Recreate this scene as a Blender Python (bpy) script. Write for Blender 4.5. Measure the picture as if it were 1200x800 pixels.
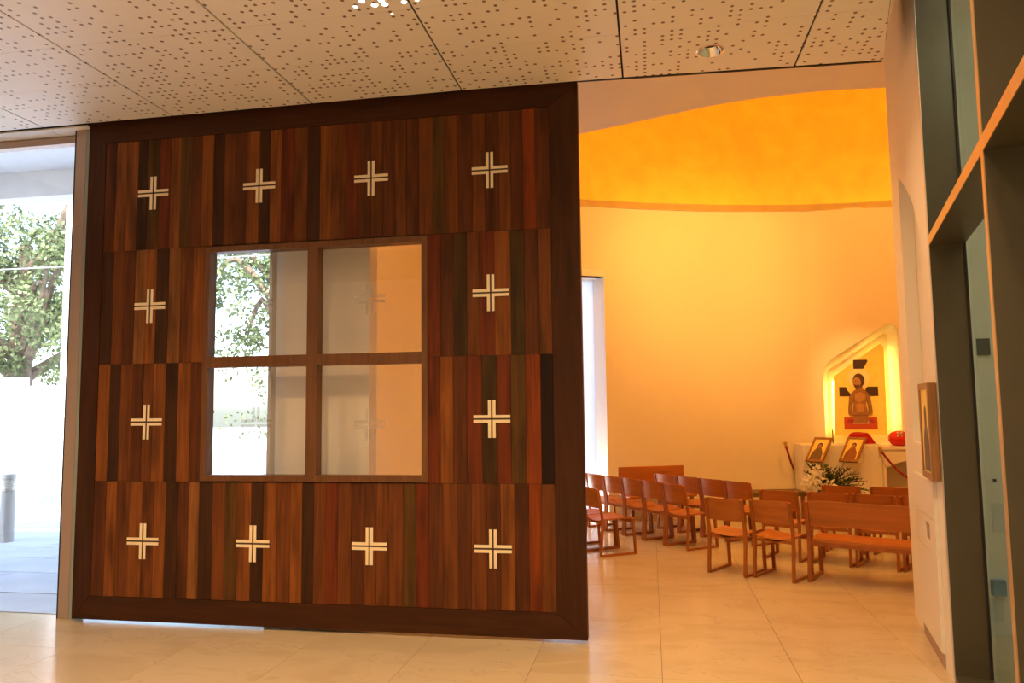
import bpy, bmesh, math, random
from mathutils import Vector, Matrix
from mathutils.geometry import tessellate_polygon

random.seed(7)
scn = bpy.context.scene
for o in list(bpy.data.objects):
    bpy.data.objects.remove(o)
COL = scn.collection
R = math.radians

# ------------------------------------------------------------------ camera
YAW, PITCH, ROLL = -0.178744, 0.087756, -0.0116175
CAM = Vector((0, -5.42356, 1.64))
fw = Vector((math.sin(YAW) * math.cos(PITCH), math.cos(YAW) * math.cos(PITCH), math.sin(PITCH)))
rt = fw.cross(Vector((0, 0, 1))).normalized()
up = rt.cross(fw)
rt2 = rt * math.cos(ROLL) + up * math.sin(ROLL)
up2 = -rt * math.sin(ROLL) + up * math.cos(ROLL)
cd = bpy.data.cameras.new('camera')
cd.sensor_width = 36
cd.lens = 886.586 / 1200 * 36
cd.clip_start = 0.05
cd.clip_end = 500
co = bpy.data.objects.new('camera', cd)
COL.objects.link(co)
m3 = Matrix((rt2, up2, -fw)).transposed()
co.matrix_world = Matrix.Translation(CAM) @ m3.to_4x4()
scn.camera = co

# ------------------------------------------------------------------ view, world, sun
scn.view_settings.view_transform = 'Standard'
scn.view_settings.look = 'None'
scn.view_settings.gamma = 1
scn.view_settings.use_curve_mapping = False
scn.view_settings.exposure = 0.0

w = bpy.data.worlds.new('world')
scn.world = w
w.use_nodes = True
wn = w.node_tree.nodes
wl = w.node_tree.links
sky = wn.new('ShaderNodeTexSky')
sky.sky_type = 'NISHITA'
sky.sun_disc = False
sky.sun_elevation = R(50)
sky.sun_rotation = R(160)
sky.air_density = 1.0
sky.dust_density = 2.5
bg = wn['Background']
bg.inputs['Strength'].default_value = 1.1
wl.new(sky.outputs[0], bg.inputs['Color'])

def add_light(name, kind, loc, energy, color, target=None, **kw):
    d = bpy.data.lights.new(name, kind)
    d.energy = energy
    d.color = color
    for k, v in kw.items():
        setattr(d, k, v)
    o = bpy.data.objects.new(name, d)
    COL.objects.link(o)
    o.location = loc
    if target is not None:
        o.rotation_euler = (Vector(target) - Vector(loc)).to_track_quat('-Z', 'Y').to_euler()
    return o

add_light('sun', 'SUN', (5, -8, 15), 7.0, (1, .95, .87), (-1, 4, 0), angle=R(.6))

LOBBY = (1.0, 0.60, 0.28)
WARM = (1.0, 0.47, 0.10)
# recessed lobby spots (their fittings are built with the ceiling)
LOBBY_SPOTS = [(.465, -.328, 50), (.465, -2.6, 60), (-1.93, -2.75, 120), (-4.33, -2.6, 90),
               (-4.33, -4.9, 170), (-1.93, -4.9, 200), (.465, -4.9, 160)]
for x, y, e in LOBBY_SPOTS:
    add_light('lobby_downlight_lamp', 'SPOT', (x, y, 4.0), e * 1.85, LOBBY, (x, y, 0), spot_size=R(150), spot_blend=.8, shadow_soft_size=.09)
# chapel spots on the white ceiling
for x, y, tx, ty, tz, e, ss in [(1.3, 2.5, .85, 6.25, 3.6, 480, 62), (-.6, 3.2, -.1, 5.9, 2.8, 90, 90),
                               (2.7, 2.3, 3.0, 6.6, 3.0, 130, 80), (-1.5, 2.4, -3.0, 3.2, 2.3, 55, 110),
                               (.6, 1.1, .8, 3.2, 0, 215, 130), (2.4, 2.2, 2.0, 3.9, 0, 220, 120), (-.6, 2.2, -.5, 4.0, 0, 150, 120)]:
    add_light('chapel_spot_lamp', 'SPOT', (x, y, 4.52), e * .85, WARM, (tx, ty, tz), spot_size=R(ss), spot_blend=1.0, shadow_soft_size=.08)
add_light('niche_spot_lamp', 'SPOT', (2.6, 3.4, 4.5), 260, (1, .70, .22), (3.12, 6.7, 1.75), spot_size=R(26), spot_blend=.8, shadow_soft_size=.05)
# hidden cove lamps in the gold drum
for x, y in [(-.4, 3.0), (1.2, 2.5), (2.8, 2.6), (4.2, 3.2)]:
    add_light('drum_cove_lamp', 'AREA', (x, y, 4.85), 34, WARM, (x + .3, 6.0, 6.6), size=1.2, size_y=.12, shape='RECTANGLE')

# ------------------------------------------------------------------ materials
MATS = {}
def nt(name):
    m = bpy.data.materials.new(name)
    m.use_nodes = True
    MATS[name] = m
    return m, m.node_tree.nodes, m.node_tree.links, m.node_tree.nodes['Principled BSDF']

def plain(name, col, rough=.6, metal=0, noise=.06, scale=6, bump=0.0, spec=.5):
    m, n, l, b = nt(name)
    tc = n.new('ShaderNodeTexCoord')
    nz = n.new('ShaderNodeTexNoise')
    nz.inputs['Scale'].default_value = scale
    nz.inputs['Detail'].default_value = 4
    l.new(tc.outputs['Object'], nz.inputs['Vector'])
    cr = n.new('ShaderNodeValToRGB')
    cr.color_ramp.elements[0].position = .3
    cr.color_ramp.elements[1].position = .7
    cr.color_ramp.elements[0].color = (*[c * (1 - noise) for c in col], 1)
    cr.color_ramp.elements[1].color = (*[min(1, c * (1 + noise)) for c in col], 1)
    l.new(nz.outputs['Fac'], cr.inputs[0])
    l.new(cr.outputs[0], b.inputs['Base Color'])
    b.inputs['Roughness'].default_value = rough
    b.inputs['Metallic'].default_value = metal
    b.inputs['Specular IOR Level'].default_value = spec
    if bump:
        bp = n.new('ShaderNodeBump')
        bp.inputs['Strength'].default_value = bump
        bp.inputs['Distance'].default_value = .01
        l.new(nz.outputs['Fac'], bp.inputs['Height'])
        l.new(bp.outputs[0], b.inputs['Normal'])
    return m

def wood(name, col, dark=.45, axis='Z', scale=1.0, rough=.45, streak=.5, spec=.35):
    m, n, l, b = nt(name)
    tc = n.new('ShaderNodeTexCoord')
    oi = n.new('ShaderNodeObjectInfo')
    mul = n.new('ShaderNodeVectorMath'); mul.operation = 'SCALE'
    cmb = n.new('ShaderNodeCombineXYZ')
    for i in range(3):
        l.new(oi.outputs['Random'], cmb.inputs[i])
    l.new(cmb.outputs[0], mul.inputs[0]); mul.inputs['Scale'].default_value = 37
    add = n.new('ShaderNodeVectorMath'); add.operation = 'ADD'
    l.new(tc.outputs['Object'], add.inputs[0]); l.new(mul.outputs[0], add.inputs[1])
    mp = n.new('ShaderNodeMapping')
    s = {'X': (1.2, 22, 22), 'Y': (22, 1.2, 22), 'Z': (22, 22, 1.2)}[axis]
    mp.inputs['Scale'].default_value = [v * scale for v in s]
    l.new(add.outputs[0], mp.inputs['Vector'])
    n1 = n.new('ShaderNodeTexNoise'); n1.inputs['Scale'].default_value = 1.6; n1.inputs['Detail'].default_value = 6
    n1.inputs['Distortion'].default_value = .6
    l.new(mp.outputs[0], n1.inputs['Vector'])
    mp2 = n.new('ShaderNodeMapping')
    s2 = {'X': (.9, 6, 6), 'Y': (6, .9, 6), 'Z': (6, 6, .9)}[axis]
    mp2.inputs['Scale'].default_value = [v * scale for v in s2]
    l.new(add.outputs[0], mp2.inputs['Vector'])
    n2 = n.new('ShaderNodeTexNoise'); n2.inputs['Scale'].default_value = 1.5; n2.inputs['Detail'].default_value = 3
    l.new(mp2.outputs[0], n2.inputs['Vector'])
    r1 = n.new('ShaderNodeValToRGB')
    r1.color_ramp.elements[0].position = .32; r1.color_ramp.elements[1].position = .68
    r1.color_ramp.elements[0].color = (*[c * (1 - dark) for c in col], 1)
    r1.color_ramp.elements[1].color = (*[min(1, c * (1 + dark * .6)) for c in col], 1)
    l.new(n1.outputs['Fac'], r1.inputs[0])
    r2 = n.new('ShaderNodeValToRGB')
    r2.color_ramp.elements[0].position = .33; r2.color_ramp.elements[1].position = .5
    v = 1 - streak
    r2.color_ramp.elements[0].color = (v, v, v * .95, 1); r2.color_ramp.elements[1].color = (1, 1, 1, 1)
    l.new(n2.outputs['Fac'], r2.inputs[0])
    mx = n.new('ShaderNodeMixRGB'); mx.blend_type = 'MULTIPLY'; mx.inputs[0].default_value = 1
    l.new(r1.outputs[0], mx.inputs[1]); l.new(r2.outputs[0], mx.inputs[2])
    l.new(mx.outputs[0], b.inputs['Base Color'])
    b.inputs['Roughness'].default_value = rough
    b.inputs['Specular IOR Level'].default_value = spec
    bp = n.new('ShaderNodeBump'); bp.inputs['Strength'].default_value = .15; bp.inputs['Distance'].default_value = .004
    l.new(n1.outputs['Fac'], bp.inputs['Height']); l.new(bp.outputs[0], b.inputs['Normal'])
    return m

def emit(name, col, strength):
    m, n, l, b = nt(name)
    b.inputs['Base Color'].default_value = (*col, 1)
    b.inputs['Emission Color'].default_value = (*col, 1)
    b.inputs['Emission Strength'].default_value = strength
    return m

def glass(name, tint=(1, 1, 1), refl=.07, rough=0.0, graze=.7):
    m, n, l, b = nt(name)
    n.remove(b)
    out = n['Material Output']
    tr = n.new('ShaderNodeBsdfTransparent'); tr.inputs[0].default_value = (*tint, 1)
    gl = n.new('ShaderNodeBsdfGlossy'); gl.inputs['Roughness'].default_value = rough
    lw = n.new('ShaderNodeLayerWeight'); lw.inputs['Blend'].default_value = .5
    pw = n.new('ShaderNodeMath'); pw.operation = 'POWER'; pw.inputs[1].default_value = 5
    l.new(lw.outputs['Facing'], pw.inputs[0])
    ml = n.new('ShaderNodeMath'); ml.operation = 'MULTIPLY_ADD'
    ml.inputs[1].default_value = graze; ml.inputs[2].default_value = refl
    l.new(pw.outputs[0], ml.inputs[0])
    mx = n.new('ShaderNodeMixShader')
    l.new(ml.outputs[0], mx.inputs[0]); l.new(tr.outputs[0], mx.inputs[1]); l.new(gl.outputs[0], mx.inputs[2])
    l.new(mx.outputs[0], out.inputs[0])
    return m

def see_through(name, alpha, col):
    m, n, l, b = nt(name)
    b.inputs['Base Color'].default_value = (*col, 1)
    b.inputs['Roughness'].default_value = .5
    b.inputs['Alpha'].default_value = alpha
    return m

M = MATS
TONES = {'o': (.30, .105, .022), 'm': (.20, .066, .016), 'b': (.135, .042, .012), 'd': (.068, .027, .010),
         'v': (.125, .062, .014), 'r': (.185, .040, .010), 'R': (.29, .062, .009), 'k': (.022, .007, .004),
         'l': (.31, .135, .042), 'D': (.085, .045, .012)}
for k, c in TONES.items():
    wood('plank_' + k, (c[0] * .70, c[1] * .62, c[2] * .46), dark=.36, axis='Z', streak=.45, rough=.55, spec=.2)
wood('door_frame_wood', (.052, .016, .004), dark=.3, axis='Z', rough=.5, streak=.3, spec=.2)
wood('door_frame_wood_h', (.052, .016, .004), dark=.3, axis='X', rough=.5, streak=.3, spec=.2)
wood('window_frame_wood', (.15, .062, .020), dark=.25, axis='Z', rough=.45, streak=.2)
wood('chair_wood', (.46, .150, .028), dark=.16, axis='X', scale=.6, rough=.4, streak=.12)
wood('chair_wood_frame', (.38, .120, .024), dark=.16, axis='Z', scale=.6, rough=.4, streak=.12)
wood('icon_wood', (.36, .17, .055), dark=.2, axis='Z', scale=2, rough=.4, streak=.15)
plain('inlay', (.86, .74, .50), .45, noise=.05, scale=20)
plain('inlay_gap', (.045, .016, .006), .6)
plain('core', (.03, .012, .006), .7)
plain('white_paint', (.86, .81, .72), .55, noise=.015, scale=2)
plain('chapel_paint', (.86, .76, .56), .6, noise=.02, scale=1.5, bump=.05)
plain('cabinet_paint', (.84, .80, .73), .4, noise=.01)
plain('black', (.006, .005, .005), .6)
plain('gold', (.95, .66, .10), .42, metal=.35, noise=.09, scale=3.5, bump=.06)
plain('steel_dark', (.085, .072, .045), .4, metal=.3, noise=.05)
plain('warm_lit_edge', (.55, .36, .17), .35, metal=.6, noise=.05)  # steel edges with the warm chapel light painted into their colour
plain('aluminium', (.62, .60, .57), .35, metal=.7, noise=.02)
plain('jamb_metal', (.44, .33, .27), .4, metal=.4, noise=.02)
plain('glass_edge', (.30, .36, .32), .25, noise=.05)
plain('chrome', (.85, .85, .85), .12, metal=1, noise=.01)
plain('brass', (.75, .52, .18), .3, metal=.9, noise=.02)
plain('rope_red', (.30, .012, .012), .75, noise=.1, scale=60)
plain('red_cloth', (.62, .012, .010), .8, noise=.1, scale=12)
plain('red_glass', (.70, .02, .012), .2, noise=.15, scale=30)
plain('icon_ground', (.95, .72, .16), .35, metal=.15, noise=.06, scale=9)
plain('icon_dark', (.055, .016, .010), .6)
plain('icon_red', (.48, .055, .015), .6)
plain('icon_red_dark', (.30, .02, .008), .6)
plain('icon_skin', (.30, .115, .030), .6, noise=.15, scale=14)
plain('icon_skin_light', (.46, .20, .055), .6, noise=.1, scale=14)
plain('icon_hair', (.085, .028, .010), .6)
plain('icon_halo', (.98, .84, .42), .3, metal=.2)
plain('icon_white', (.75, .6, .4), .6)
plain('icon_robe', (.16, .10, .045), .6, noise=.2, scale=20)
plain('leaf', (.045, .10, .022), .5, noise=.35, scale=9)
plain('leaf_dark', (.022, .05, .014), .5, noise=.35, scale=9)
plain('petal', (.86, .82, .66), .5, noise=.04)
plain('pot', (.02, .018, .018), .3)
plain('tree_leaf', (.15, .19, .08), .5, noise=.5, scale=2.5)
plain('bark', (.20, .15, .11), .9, noise=.4, scale=4, bump=.5)
plain('outdoor_white', (.86, .87, .88), .7, noise=.03)
plain('paving', (.52, .55, .60), .7, noise=.12, scale=1.3)
plain('ground', (.45, .45, .45), .9)
plain('stone', (.38, .38, .38), .8, noise=.12)
plain('bollard_metal', (.40, .39, .37), .45, metal=.4)
plain('candle', (.10, .05, .02), .6)
plain('bench_cover', (.16, .11, .045), .6)
plain('office_wall', (.74, .74, .64), .6, noise=.03)
plain('paper', (.60, .63, .58), .7)
plain('blue_plastic', (.20, .34, .48), .5)
plain('dark_sign', (.08, .09, .08), .5)
glass('clear_glass', (.98, .99, .985), .03)
glass('door_glass', (.97, .97, .96), .04)
glass('green_glass', (.90, .93, .88), .04, graze=.25)
see_through('translucent', .20, (.50, .53, .56))
emit('lamp_on', (1, .86, .66), 12)
emit('office_fill_glow', (1, .95, .68), 34)  # for the light added in the side room
emit('led_dot', (1, .93, .85), 9)
emit('led_strip', (1, .74, .22), 45)

def opal():
    m, n, l, b = nt('opal_glass')
    n.remove(b)
    tl = n.new('ShaderNodeBsdfTranslucent'); tl.inputs[0].default_value = (.9, .9, .93, 1)
    df = n.new('ShaderNodeBsdfDiffuse'); df.inputs[0].default_value = (.8, .8, .8, 1)
    mx = n.new('ShaderNodeMixShader'); mx.inputs[0].default_value = .25
    l.new(tl.outputs[0], mx.inputs[1]); l.new(df.outputs[0], mx.inputs[2])
    l.new(mx.outputs[0], n['Material Output'].inputs[0])
opal()

def marble(name, c0, c1, rough):
    m, n, l, b = nt(name)
    tc = n.new('ShaderNodeNewGeometry')
    oi = n.new('ShaderNodeObjectInfo')
    cmb = n.new('ShaderNodeCombineXYZ')
    ml = n.new('ShaderNodeMath'); ml.operation = 'MULTIPLY'; ml.inputs[1].default_value = 60
    l.new(oi.outputs['Random'], ml.inputs[0]); l.new(ml.outputs[0], cmb.inputs[2])
    add = n.new('ShaderNodeVectorMath'); add.operation = 'ADD'
    l.new(tc.outputs['Position'], add.inputs[0]); l.new(cmb.outputs[0], add.inputs[1])
    mp = n.new('ShaderNodeMapping'); mp.inputs['Scale'].default_value = (1.0, 2.4, 1); mp.inputs['Rotation'].default_value = (0, 0, .5)
    l.new(add.outputs[0], mp.inputs['Vector'])
    n1 = n.new('ShaderNodeTexNoise'); n1.inputs['Scale'].default_value = 1.1; n1.inputs['Detail'].default_value = 8; n1.inputs['Distortion'].default_value = 1.2
    l.new(mp.outputs[0], n1.inputs['Vector'])
    cr = n.new('ShaderNodeValToRGB')
    e = cr.color_ramp.elements
    e[0].position = .38; e[0].color = (*c0, 1); e[1].position = .6; e[1].color = (*c1, 1)
    x = cr.color_ramp.elements.new(.492); x.color = (*c1, 1)
    x = cr.color_ramp.elements.new(.50); x.color = (*[a * .92 for a in c0], 1)
    x = cr.color_ramp.elements.new(.508); x.color = (*c1, 1)
    l.new(n1.outputs['Fac'], cr.inputs[0])
    l.new(cr.outputs[0], b.inputs['Base Color'])
    b.inputs['Roughness'].default_value = rough
    b.inputs['Specular IOR Level'].default_value = .45
marble('marble', (.56, .455, .31), (.61, .50, .35), .20)

def perforated():
    m, n, l, b = nt('perforated_panel')
    g = n.new('ShaderNodeNewGeometry')
    sx = n.new('ShaderNodeSeparateXYZ'); l.new(g.outputs['Position'], sx.inputs[0])
    cb = n.new('ShaderNodeCombineXYZ'); l.new(sx.outputs[0], cb.inputs[0]); l.new(sx.outputs[1], cb.inputs[1])
    sc = n.new('ShaderNodeVectorMath'); sc.operation = 'SCALE'; sc.inputs['Scale'].default_value = 1 / .058
    l.new(cb.outputs[0], sc.inputs[0])
    fl = n.new('ShaderNodeVectorMath'); fl.operation = 'FLOOR'; l.new(sc.outputs[0], fl.inputs[0])
    wn_ = n.new('ShaderNodeTexWhiteNoise'); wn_.noise_dimensions = '3D'; l.new(fl.outputs[0], wn_.inputs['Vector'])
    fr = n.new('ShaderNodeVectorMath'); fr.operation = 'FRACTION'; l.new(sc.outputs[0], fr.inputs[0])
    sb = n.new('ShaderNodeVectorMath'); sb.operation = 'SUBTRACT'; sb.inputs[1].default_value = (.5, .5, 0)
    l.new(fr.outputs[0], sb.inputs[0])
    ln = n.new('ShaderNodeVectorMath'); ln.operation = 'LENGTH'; l.new(sb.outputs[0], ln.inputs[0])
    a = n.new('ShaderNodeMath'); a.operation = 'LESS_THAN'; a.inputs[1].default_value = .205; l.new(ln.outputs['Value'], a.inputs[0])
    c = n.new('ShaderNodeMath'); c.operation = 'LESS_THAN'; c.inputs[1].default_value = .40; l.new(wn_.outputs['Value'], c.inputs[0])
    d = n.new('ShaderNodeMath'); d.operation = 'MULTIPLY'; l.new(a.outputs[0], d.inputs[0]); l.new(c.outputs[0], d.inputs[1])
    mx = n.new('ShaderNodeMixRGB'); l.new(d.outputs[0], mx.inputs[0])
    mx.inputs[1].default_value = (.88, .84, .76, 1); mx.inputs[2].default_value = (.23, .15, .10, 1)
    l.new(mx.outputs[0], b.inputs['Base Color'])
    b.inputs['Roughness'].default_value = .5
perforated()

# ------------------------------------------------------------------ mesh helpers
def obj(name, bm, mat, parent=None, smooth=False, loc=None, label=None):
    bmesh.ops.recalc_face_normals(bm, faces=bm.faces)
    me = bpy.data.meshes.new(name)
    bm.to_mesh(me); bm.free()
    me.materials.append(M[mat])
    if smooth:
        for p in me.polygons:
            p.use_smooth = True
        me.set_sharp_from_angle(angle=R(40))
    o = bpy.data.objects.new(name, me)
    COL.objects.link(o)
    if loc is not None:
        o.location = loc
    if parent:
        o.parent = parent
    if label:
        o['label'] = label
    return o

def tag(o, label, cat, group=None, kind=None):
    o['label'] = label; o['category'] = cat
    if group: o['group'] = group
    if kind: o['kind'] = kind
    return o

def empty(name, loc=(0, 0, 0), rz=0):
    o = bpy.data.objects.new(name, None)
    o.empty_display_size = .1
    COL.objects.link(o)
    o.location = loc; o.rotation_euler = (0, 0, rz)
    return o

def B():
    return bmesh.new()

def box(bm, x0, x1, y0, y1, z0, z1, mat=None):
    vs = [bm.verts.new(p) for p in ((x0, y0, z0), (x1, y0, z0), (x1, y1, z0), (x0, y1, z0), (x0, y0, z1), (x1, y0, z1), (x1, y1, z1), (x0, y1, z1))]
    for f in ((0, 1, 2, 3), (4, 5, 6, 7), (0, 1, 5, 4), (1, 2, 6, 5), (2, 3, 7, 6), (3, 0, 4, 7)):
        bm.faces.new([vs[i] for i in f])
    if mat is not None:
        for v in vs:
            v.co = mat @ v.co
    return vs

def cbox(bm, x0, x1, y0, y1, z0, z1, c=.004):
    """box with chamfered edges"""
    b2 = bmesh.new()
    box(b2, x0, x1, y0, y1, z0, z1)
    bmesh.ops.bevel(b2, geom=b2.edges[:], offset=c, segments=2, affect='EDGES', profile=.6)
    me = bpy.data.meshes.new('t'); b2.to_mesh(me); b2.free()
    bm.from_mesh(me); bpy.data.meshes.remove(me)

def prism(bm, pts, f, t0, t1):
    """polygon pts (2D) mapped with f(u,v,d), extruded d from t0 to t1"""
    a = [bm.verts.new(f(u, v, t0)) for u, v in pts]
    b = [bm.verts.new(f(u, v, t1)) for u, v in pts]
    n = len(pts)
    for tri in tessellate_polygon([[Vector((u, v, 0)) for u, v in pts]]):
        bm.faces.new([a[i] for i in tri]); bm.faces.new([b[i] for i in reversed(tri)])
    for i in range(n):
        j = (i + 1) % n
        bm.faces.new((a[i], a[j], b[j], b[i]))

def plate(bm, outer, holes, f, t0, t1):
    loops = [outer] + holes
    allp = [p for lp in loops for p in lp]
    a = [bm.verts.new(f(u, v, t0)) for u, v in allp]
    b = [bm.verts.new(f(u, v, t1)) for u, v in allp]
    for tri in tessellate_polygon([[Vector((u, v, 0)) for u, v in lp] for lp in loops]):
        bm.faces.new([a[i] for i in tri]); bm.faces.new([b[i] for i in reversed(tri)])
    k = 0
    for lp in loops:
        n = len(lp)
        for i in range(n):
            j = (i + 1) % n
            bm.faces.new((a[k + i], a[k + j], b[k + j], b[k + i]))
        k += n

def lathe(bm, prof, seg=24, c=(0, 0, 0)):
    rings = []
    for r, z in prof:
        rings.append([bm.verts.new((c[0] + r * math.cos(2 * math.pi * i / seg), c[1] + r * math.sin(2 * math.pi * i / seg), c[2] + z)) for i in range(seg)])
    for q in range(len(rings) - 1):
        for i in range(seg):
            j = (i + 1) % seg
            bm.faces.new((rings[q][i], rings[q][j], rings[q + 1][j], rings[q + 1][i]))
    bm.faces.new(rings[0]); bm.faces.new(rings[-1])

def tube(bm, pts, rad, seg=8):
    pts = [Vector(p) for p in pts]
    if not isinstance(rad, (list, tuple)):
        rad = [rad] * len(pts)
    rings = []
    ref = Vector((.13, .21, .97)).normalized()
    for i, p in enumerate(pts):
        t = (pts[min(i + 1, len(pts) - 1)] - pts[max(i - 1, 0)]).normalized()
        if abs(t.dot(ref)) > .97:
            ref = Vector((1, .1, .05)).normalized()
        u = t.cross(ref).normalized(); v = t.cross(u)
        rings.append([bm.verts.new(p + (u * math.cos(2 * math.pi * k / seg) + v * math.sin(2 * math.pi * k / seg)) * rad[i]) for k in range(seg)])
    for q in range(len(rings) - 1):
        for i in range(seg):
            j = (i + 1) % seg
            bm.faces.new((rings[q][i], rings[q][j], rings[q + 1][j], rings[q + 1][i]))
    bm.faces.new(rings[0]); bm.faces.new(rings[-1])

def bar(bm, pts, wx, th, x):
    """rectangular bar swept in the local YZ plane at x (centre); pts = [(y,z)]"""
    P = [Vector((0, y, z)) for y, z in pts]
    rings = []
    for i, p in enumerate(P):
        t0 = (p - P[i - 1]).normalized() if i > 0 else None
        t1 = (P[i + 1] - p).normalized() if i < len(P) - 1 else None
        t = t0 if t1 is None else t1 if t0 is None else (t0 + t1).normalized()
        k = 1 / max(.5, t.dot(t1 if t1 is not None else t0))
        nrm = Vector((0, -t.z, t.y)) * (th / 2 * k)
        rings.append([bm.verts.new((x + s * wx / 2, p.y + q * nrm.y, p.z + q * nrm.z)) for s, q in ((-1, -1), (1, -1), (1, 1), (-1, 1))])
    for q in range(len(rings) - 1):
        for i in range(4):
            j = (i + 1) % 4
            bm.faces.new((rings[q][i], rings[q][j], rings[q + 1][j], rings[q + 1][i]))
    bm.faces.new(rings[0]); bm.faces.new(rings[-1])

def catmull(P, n=8, closed=False):
    out = []
    N = len(P)
    rng = range(N if closed else N - 1)
    for i in rng:
        g = (lambda k: P[k % N]) if closed else (lambda k: P[max(0, min(N - 1, k))])
        p0, p1, p2, p3 = [Vector(g(i + d)) for d in (-1, 0, 1, 2)]
        for s in range(n):
            t = s / n
            out.append(.5 * ((2 * p1) + (p2 - p0) * t + (2 * p0 - 5 * p1 + 4 * p2 - p3) * t * t + (3 * p1 - p0 - 3 * p2 + p3) * t ** 3))
    if not closed:
        out.append(Vector(P[-1]))
    return out

def wall_strip(bm, pts, z0, z1, th):
    """wall along pts (inner face), thickness to the left-hand (outer) side"""
    n = len(pts)
    off = []
    for i in range(n):
        a = Vector(pts[max(0, i - 1)]); b = Vector(pts[min(n - 1, i + 1)])
        t = (b - a).normalized()
        off.append(Vector(pts[i]) + Vector((-t.y, t.x)) * th)
    V = [[bm.verts.new((p[0], p[1], z)) for z in (z0, z1)] + [bm.verts.new((q[0], q[1], z)) for z in (z0, z1)] for p, q in zip(pts, off)]
    for i in range(n - 1):
        a, b = V[i], V[i + 1]
        bm.faces.new((a[0], b[0], b[1], a[1])); bm.faces.new((a[2], a[3], b[3], b[2]))
        bm.faces.new((a[1], b[1], b[3], a[3])); bm.faces.new((a[0], a[2], b[2], b[0]))
    for a in (V[0], V[-1]):
        bm.faces.new((a[0], a[1], a[3], a[2]))

def copy_tree(o, parent=None):
    c = o.copy(); COL.objects.link(c); c.parent = parent
    for ch in list(o.children):
        copy_tree(ch, c)
    return c

CEIL = 4.03
XY = lambda z: (lambda u, v, d: (u, v, z + d))
XZ = lambda y: (lambda u, v, d: (u, y + d, v))

# ------------------------------------------------------------------ floor
bm = B(); box(bm, -9, 7, -8, .17, -.3, -.012); box(bm, -3.4, 7, .17, 8, -.3, -.012)
floor = tag(obj('floor', bm, 'black'), 'pale marble floor slabs running from the lobby into the chapel', 'floor', kind='structure')
tx = [round(.03 + .8155 * k, 3) for k in range(-11, 9)]
ty = [-7.8 + 1.2 * k for k in range(14)]
for i in range(len(tx) - 1):
    for j in range(len(ty) - 1):
        x0, x1, y0, y1 = tx[i], tx[i + 1], ty[j], ty[j + 1]
        if x0 < -3.3:
            if y0 > .17: continue
            y1 = min(y1, .17)
        if x0 < -1.2 and y0 > 5.6: continue
        bm = B(); g = .0012
        cx, cy = (x0 + x1) / 2, (y0 + y1) / 2
        cbox(bm, x0 + g - cx, x1 - g - cx, y0 + g - cy, y1 - g - cy, -.02, 0, .0008)
        obj('floor_tile', bm, 'marble', floor, loc=(cx, cy, 0))

# ------------------------------------------------------------------ lobby ceiling
def edgey(x): return -.06 + .05 * max(0, x + .6)
def edgex(y): return 1.655 + math.tan(R(13.3)) * y
bm = B(); prism(bm, [(-9, -8), (edgex(-8) + .01, -8), (edgex(-.15) + .01, -.15), (-9, -.15)], XY(CEIL), .05, .3); box(bm, -9, -4.5, -.15, .3, CEIL + .05, CEIL + .3)
prism(bm, [(-4.5, .07), (-.6, .07), (edgex(.2), edgey(1.7) + .13), (edgex(.2), edgey(1.7) + .15), (-.6, .09), (-4.5, .09)], XY(0), 4.08, 4.6)
box(bm, -4.5, edgex(-.15), -.15, .12, CEIL + .2, CEIL + .3)
ceiling = tag(obj('ceiling', bm, 'black'), 'tan perforated panel ceiling over the lobby with dark joints', 'ceiling', kind='structure')
xs = [-.13 + 1.204 * k for k in range(-5, 3)]
ys = [-.69 - .563 * k for k in range(9)]
ys = [-.055] + ys
holes_at = [(x, y) for x, y, e in LOBBY_SPOTS]
def circ(cx, cy, r, n=20): return [(cx + r * math.cos(2 * math.pi * k / n), cy + r * math.sin(2 * math.pi * k / n)) for k in range(n)]
for i in range(len(xs) - 1):
    for j in range(len(ys) - 1):
        x0, x1, y1, y0 = xs[i] + .0065, xs[i + 1] - .0065, ys[j] - .0016, ys[j + 1] + .0016
        ya, yb = (edgey(x0), edgey(min(x1, 1.66))) if j == 0 else (y1, y1)
        poly = [(x0, y0), (x1, y0), (x1, yb), (x0, ya)]
        if x1 > edgex(y0):
            poly = [(x0, y0), (edgex(y0), y0), (min(x1, edgex(yb)), yb), (x0, ya)]
        hs = [circ(hx, hy, .088) for hx, hy in holes_at if x0 < hx < x1 and y0 < hy < y1]
        bm = B(); plate(bm, poly, hs, XY(CEIL), 0, .012)
        obj('ceiling_panel', bm, 'perforated_panel', ceiling)
# strip of ceiling past the sliding-door slot, on the left
for x0, x1 in ((-8.5, -7.36), (-7.35, -6.16), (-6.15, -4.955), (-4.945, -4.57)):
    bm = B(); box(bm, x0, x1, .0, .16, CEIL, CEIL + .012)
    obj('ceiling_panel', bm, 'white_paint', ceiling)

# downlights
for k, (x, y, e) in enumerate(LOBBY_SPOTS):
    lab = ['chrome recessed downlight in the ceiling above the chapel opening'][0] if k == 0 else 'chrome recessed downlight in the lobby ceiling behind the camera'
    d = tag(empty('downlight', (x, y, CEIL)), lab, 'downlight', 'recessed lobby downlights')
    bm = B()
    seg = 28
    prof = [(.094, -.002), (.086, -.004), (.083, 0), (.072, .03), (.05, .055), (.05, .06)]
    rings = [[bm.verts.new((r * math.cos(2 * math.pi * i / seg), r * math.sin(2 * math.pi * i / seg), z)) for i in range(seg)] for r, z in prof]
    for q in range(len(rings) - 1):
        for i in range(seg):
            bm.faces.new((rings[q][i], rings[q][(i + 1) % seg], rings[q + 1][(i + 1) % seg], rings[q + 1][i]))
    obj('reflector', bm, 'chrome', d, smooth=True)
    bm = B(); lathe(bm, [(.048, .052), (.048, .06)], 20)
    obj('lamp', bm, 'lamp_on', d)
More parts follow.
